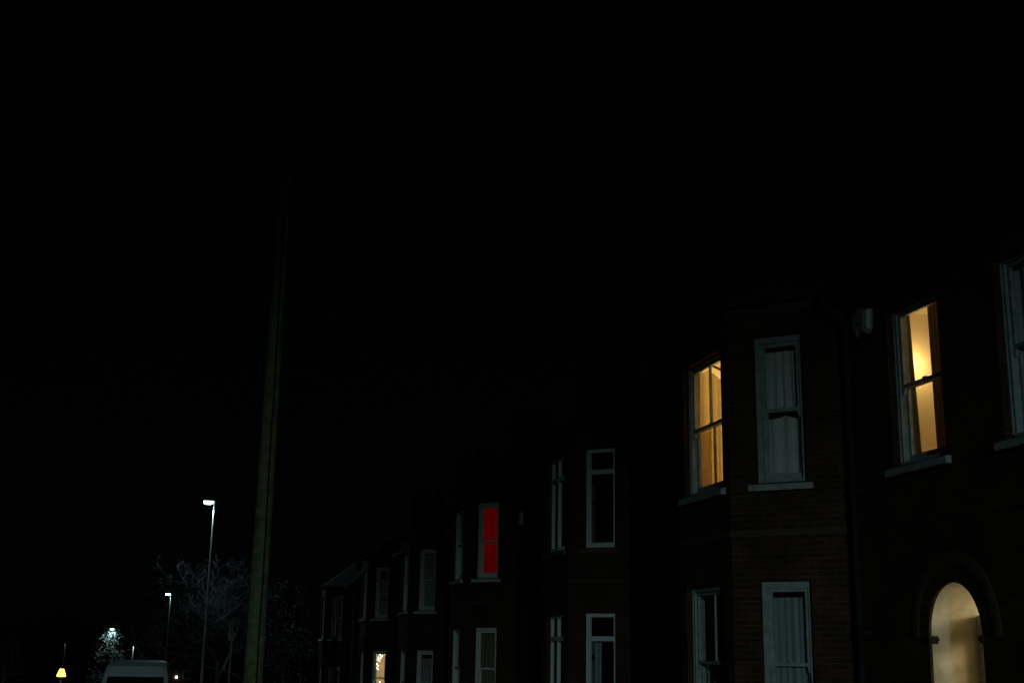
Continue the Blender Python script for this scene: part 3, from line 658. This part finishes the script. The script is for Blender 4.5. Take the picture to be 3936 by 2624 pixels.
# ------------------------------------------------------------------ yellow lantern, far lights
yl = empty('lantern_post', (-5.6, 62, gz(62)+.0)); tag(yl, 'glowing yellow bell shaped lantern on a short post at far left', 'lantern')
zz = .41 - gz(62)
q = MB(); q.lathe((0, 0, 0), [(.09, 0), (.09, .3), (.05, .4), (.04, zz-.32)], 10); q.build('post', M['black'], yl)
q = MB(); q.lathe((0, 0, zz-.3), [(.17, .08), (.20, .10), (.185, .17), (.13, .30), (.10, .40), (.07, .42)], 8); q.build('lamp_glass', M['yellowglass'], yl)
q = MB(); q.lathe((0, 0, zz-.30), [(.05, 0), (.16, .03), (.19, .055)], 8); q.lathe((0, 0, zz+.152), [(.12, 0), (.08, .03), (.02, .05)], 8); q.build('cap', M['black'], yl)
lamp_light('lantern_light', (0, -.4, zz-.1), 14, (1, .85, .25), yl)

def far_house(loc, label, lampm, lampoff):
    e = empty('brick_house', loc); tag(e, label, 'house', 'dark houses far down the street')
    q = MB(); q.box(WORLD, (-3, 0, -1), (3, 6, 5)); q.build('wall', M['brick_far'], e)
    q = MB(); A = [(-3.3, 4.9), (0, 7.2), (3.3, 4.9)]; q.rings([[(x, -.2, z) for x, z in A], [(x, 6.2, z) for x, z in A]]); q.build('roof', M['slate'], e)
    for x in (-1.6, 1.4):
        q = MB(); q.box(WORLD, (x-.55, -.05, 2.9), (x+.55, .01, 4.2)); w = q.build('window', M['white'], e)
        q = MB(); q.box(WORLD, (x-.47, -.06, 2.98), (x+.47, -.051, 4.12)); q.build('pane', M['vanglass'], w)
    q = MB(); q.box(WORLD, (-.45, -.06, 0), (.45, .01, 2.1)); q.build('door', M['door'], e)
    q = MB(); q.lathe((lampoff[0], lampoff[1], lampoff[2]), [(.1, 0), (.2, .08), (.16, .3), (.05, .36)], 8); q.build('wall_lantern', lampm, e)
far_house((-8.5, 210.3, gz(210)), 'dark house far away with a small warm lantern glowing above the van roof', M['farlight'], (.03, -.25, -2.4-gz(210)))
far_house((-1.6, 210.3, gz(210)), 'dark house far away with a small white lantern glowing right of the van', M['farwhite'], (-.1, -.25, -3.35-gz(210)))

# ------------------------------------------------------------------ van
vn = empty('white_van', (-1.40, 36, gz(36))); tag(vn, 'white van parked at the kerb, only its roof and windscreen top in view', 'van')
prof = [  # z, half width, y front, y rear
    (.30, .86, .12, 4.7), (.42, .93, .0, 4.8), (.75, .96, .0, 4.82), (.98, .96, .12, 4.82), (1.14, .95, .62, 4.8), (1.2, .945, .85, 4.8),
    (1.72, .90, 1.42, 4.76), (1.78, .89, 1.47, 4.75), (2.02, .83, 1.70, 4.72), (2.12, .76, 2.0, 4.66), (2.155, .60, 2.3, 4.5)]
rings = []
for z, w, yf, yr in prof:
    c = .16
    rings.append([(-w+c, yf, z), (-w*.5, yf-.07, z), (0, yf-.10, z), (w*.5, yf-.07, z), (w-c, yf, z), (w-.03, yf+.09, z), (w, yf+.3, z), (w, yr-.1, z), (w-.1, yr, z), (-w+.1, yr, z), (-w, yr-.1, z), (-w, yf+.3, z), (-w+.03, yf+.09, z)])
q = MB(); q.rings(rings); q.build('body', M['van'], vn, False)
q = MB(); wr = []
for z, w, yf in ((1.21, .90, .835), (1.40, .885, 1.045), (1.60, .865, 1.265), (1.74, .845, 1.425)):
    wr.append([(-w+.10, yf-.006, z), (-w*.5, yf-.085, z), (0, yf-.115, z), (w*.5, yf-.085, z), (w-.10, yf-.006, z)])
q.rings(wr, closed=False, cap=False); q.build('windscreen', M['vanglass'], vn, True)
q = MB(); q.box(WORLD, (-.28, .93, 1.60), (-.18, .95, 1.635)); q.tube((.0, 1.03, 1.55), (.0, 1.2, 1.72), .012, .012, 6); q.box(WORLD, (-.12, 1.22, 1.62), (.12, 1.25, 1.69)); q.build('mirror', M['black'], vn)
for sx in (-1, 1):
    q = MB(); q.box(WORLD, (sx*.60, -.03, .72), (sx*.86, .1, .92)); q.build('headlight', M['chrome'], vn)
    q = MB(); q.box(WORLD, (sx*.95, .95, 1.22), (sx*1.14, 1.06, 1.48)); q.tube((sx*.9, 1.0, 1.3), (sx*.97, 1.0, 1.32), .03, .03, 6); q.build('wing_mirror', M['black'], vn)
    q = MB(); q.poly([(sx*.952, 1.2, 1.25), (sx*.952, 2.2, 1.25), (sx*.925, 2.2, 1.66), (sx*.925, 1.5, 1.66)]); q.build('side_window', M['vanglass'], vn)
    for yy in (.85, 3.85):
        q = MB(); q.tube((sx*.72, yy, .33), (sx*.955, yy, .33), .33, .33, 22); wq = q.build('wheel', M['rubber'], vn)
        q = MB(); q.tube((sx*.955, yy, .33), (sx*.965, yy, .33), .2, .19, 18); q.build('rim', M['chrome'], wq)
q = MB(); q.box(WORLD, (-.5, -.115, .62), (.5, -.06, .86)); q.build('grille', M['black'], vn)
q = MB(); q.box(WORLD, (-.93, -.1, .36), (.93, .12, .56)); q.build('bumper', M['black'], vn)

# ------------------------------------------------------------------ sign post
sp = empty('sign_post', (1.35, 44, gz(44)+.12)); tag(sp, 'thin grey post with a narrow plate seen edge on, left of the telegraph pole foot', 'sign post')
ph_ = 2.35 - gz(44)
q = MB(); q.tube((0, 0, 0), (0, 0, ph_), .028, .028, 10); q.build('post', M['steel'], sp)
q = MB(); q.box(frame((0, 0, 0), (math.cos(1.25), math.sin(1.25), 0), (-math.sin(1.25), math.cos(1.25), 0)), (-.22, .03, ph_-.62), (.22, .045, ph_+.02)); q.build('sign_plate', M['steel'], sp)

# ------------------------------------------------------------------ trees
def bare_tree(loc, h, spread, label, seed, levels=6, mt='bark', trunk_r=.16, group='bare winter trees', split=.28, droop=.0):
    rnd = random.Random(seed); e = empty('bare_tree', loc); tag(e, label, 'tree', group)
    tr, cr = MB(), MB()
    def br(p, d, ln, r, lv):
        seg = 3; mb = tr if lv <= 1 else cr; pts = [p]; rs = [r]; v = d.copy()
        for k in range(seg):
            w_ = .05 if lv == 0 else .17; v = (v + Vector((rnd.gauss(0, w_), rnd.gauss(0, w_), rnd.gauss(.04, .12) - droop*lv*.04))).normalized()
            p = p + v * ln / seg; pts.append(p); rs.append(r * (1 - .38 * (k+1) / seg))
        mb.path(pts, rs, 6 if lv < 3 else 4)
        if lv >= levels: return
        nb = 3 if lv < 2 else rnd.choice((2, 3, 3))
        for k in range(nb):
            ax = Vector((rnd.uniform(-1, 1), rnd.uniform(-1, 1), rnd.uniform(-.3, .45))).normalized()
            nd = (v * (1.0 - spread) + ax * spread * 1.5).normalized()
            st = pts[-1] if k == 0 else pts[rnd.choice((2, 3))]
            br(st, nd, ln * rnd.uniform(.62, .86), max(rs[-1] * rnd.uniform(.6, .85), .006), lv + 1)
    br(Vector((0, 0, 0)), Vector((0, 0, 1)), h * split, trunk_r, 0)
    tr.build('trunk', M[mt], e); cr.build('crown', M[mt], e)
    return e
def leafy_tree(name, loc, h, rx, label, seed, m, n=3000, leaf=.07, cat='tree', group=None, base=.25, cone=0):
    rnd = random.Random(seed); e = empty(name, loc); tag(e, label, cat, group)
    t = MB(); t.path([(0, 0, 0), (.05, 0, h*.4), (0, .05, h*.85)], [.1, .07, .02], 8)
    c = MB(); clumps = []
    for k in range(46):
        v = rnd.random() ** .8; z = h * (base + (1-base) * v)
        rr = rx * ((1 - v) if cone else math.sqrt(max(.05, 1 - (2*v-.9)**2)))
        a = rnd.uniform(0, 6.28); r = rr * math.sqrt(rnd.random())
        clumps.append((r*math.cos(a), r*math.sin(a), z, rnd.uniform(.18, .42) * rx))
        if k % 3 == 0: t.tube((0, 0, z*.8), (r*math.cos(a), r*math.sin(a), z), .025, .008, 5)
    for k in range(n):
        x, y, z, s = rnd.choice(clumps)
        p = Vector((x + rnd.gauss(0, s*.55), y + rnd.gauss(0, s*.55), z + rnd.gauss(0, s*.5)))
        d = Vector((rnd.gauss(0, 1), rnd.gauss(0, 1), rnd.gauss(0, .7))).normalized(); b = d.orthogonal().normalized(); l = leaf * rnd.uniform(.6, 1.4)
        c.poly([p - d*l, p + b*l*.45, p + d*l, p - b*l*.45])
    t.build('trunk', M['bark'], e); c.build('crown', m, e)
    return e
bare_tree((1.6, 70.5, gz(70)), 10.6, .44, 'large bare winter tree behind the nearest lit street lamp', 19, levels=7, trunk_r=.17)
bare_tree((-1.35, 63.5, gz(63)), 7.2, .45, 'low spreading bare tree left of the lit lamp column', 23, levels=6, trunk_r=.13)
bare_tree((2.6, 64.2, gz(64)), 6.6, .45, 'small bare tree between the lamp column and the telegraph pole', 31, levels=6, trunk_r=.12)
leafy_tree('evergreen_tree', (3.95, 56, gz(56)), 6.0, 1.15, 'dark evergreen tree with glinting leaves right of the telegraph pole', 4, M['leaf'], 7000, .045)
leafy_tree('evergreen_shrub', (5.0, 59.5, gz(59)), 4.4, .7, 'evergreen shrub with pale glints close to the farthest house', 9, M['leaf'], 1800, .06, cat='shrub')
leafy_tree('conifer_tree', (-10.2, 178.5, gz(178)), 10.2, 2.6, 'pale tree lit by the lamp hidden in it, above the van', 6, M['conifer'], 4200, .15, cone=1, base=.1)
leafy_tree('hedge_shrub', (-9.4, 72, gz(72)), 3.6, 1.3, 'dim greenish shrub left of the yellow lantern', 15, M['leaf'], 2200, .08, cat='shrub')

# ------------------------------------------------------------------ sky
w = bpy.data.worlds.new('World'); S.world = w; w.use_nodes = True
nt = w.node_tree; bg = nt.nodes['Background']
sky = nt.nodes.new('ShaderNodeTexSky'); sky.sky_type = 'NISHITA'; sky.sun_disc = False
sky.sun_elevation = math.radians(25); sky.sun_rotation = math.radians(200); sky.air_density = 1; sky.ozone_density = 3
nt.links.new(sky.outputs['Color'], bg.inputs['Color']); bg.inputs['Strength'].default_value = .00008

# ------------------------------------------------------------------ camera
cam = bpy.data.cameras.new('camera'); co = bpy.data.objects.new('camera', cam); COL.objects.link(co); S.camera = co
cam.sensor_fit = 'HORIZONTAL'; cam.sensor_width = 36; cam.lens = 36 * 2850 / 2352
cam.clip_start = .1; cam.clip_end = 3000
p_, r_, a_ = [math.radians(v) for v in (14.00789642, 1.00317383, 13.91230774)]
# camera looks a_ to the right of the street direction (+Y), pitched up p_, rolled r_
fwd = Vector((math.sin(a_)*math.cos(p_), math.cos(a_)*math.cos(p_), math.sin(p_)))
rt0 = Vector((math.cos(a_), -math.sin(a_), 0)); up0 = rt0.cross(fwd)
rt = rt0 * math.cos(r_) + up0 * math.sin(r_); up = up0 * math.cos(r_) - rt0 * math.sin(r_)
co.matrix_world = Matrix(((rt.x, up.x, -fwd.x, 0), (rt.y, up.y, -fwd.y, 0), (rt.z, up.z, -fwd.z, 1.65), (0, 0, 0, 1)))

vs = S.view_settings; S.display_settings.display_device = 'sRGB'
vs.view_transform = 'Standard'; vs.look = 'None'; vs.exposure = 0; vs.gamma = 1; vs.use_curve_mapping = False
S.render.engine = 'CYCLES'
S.cycles.max_bounces = 8; S.cycles.transparent_max_bounces = 16; S.cycles.sample_clamp_indirect = 3
S.cycles.caustics_reflective = False; S.cycles.caustics_refractive = False
S.cycles.use_denoising = True
S.render.film_transparent = False
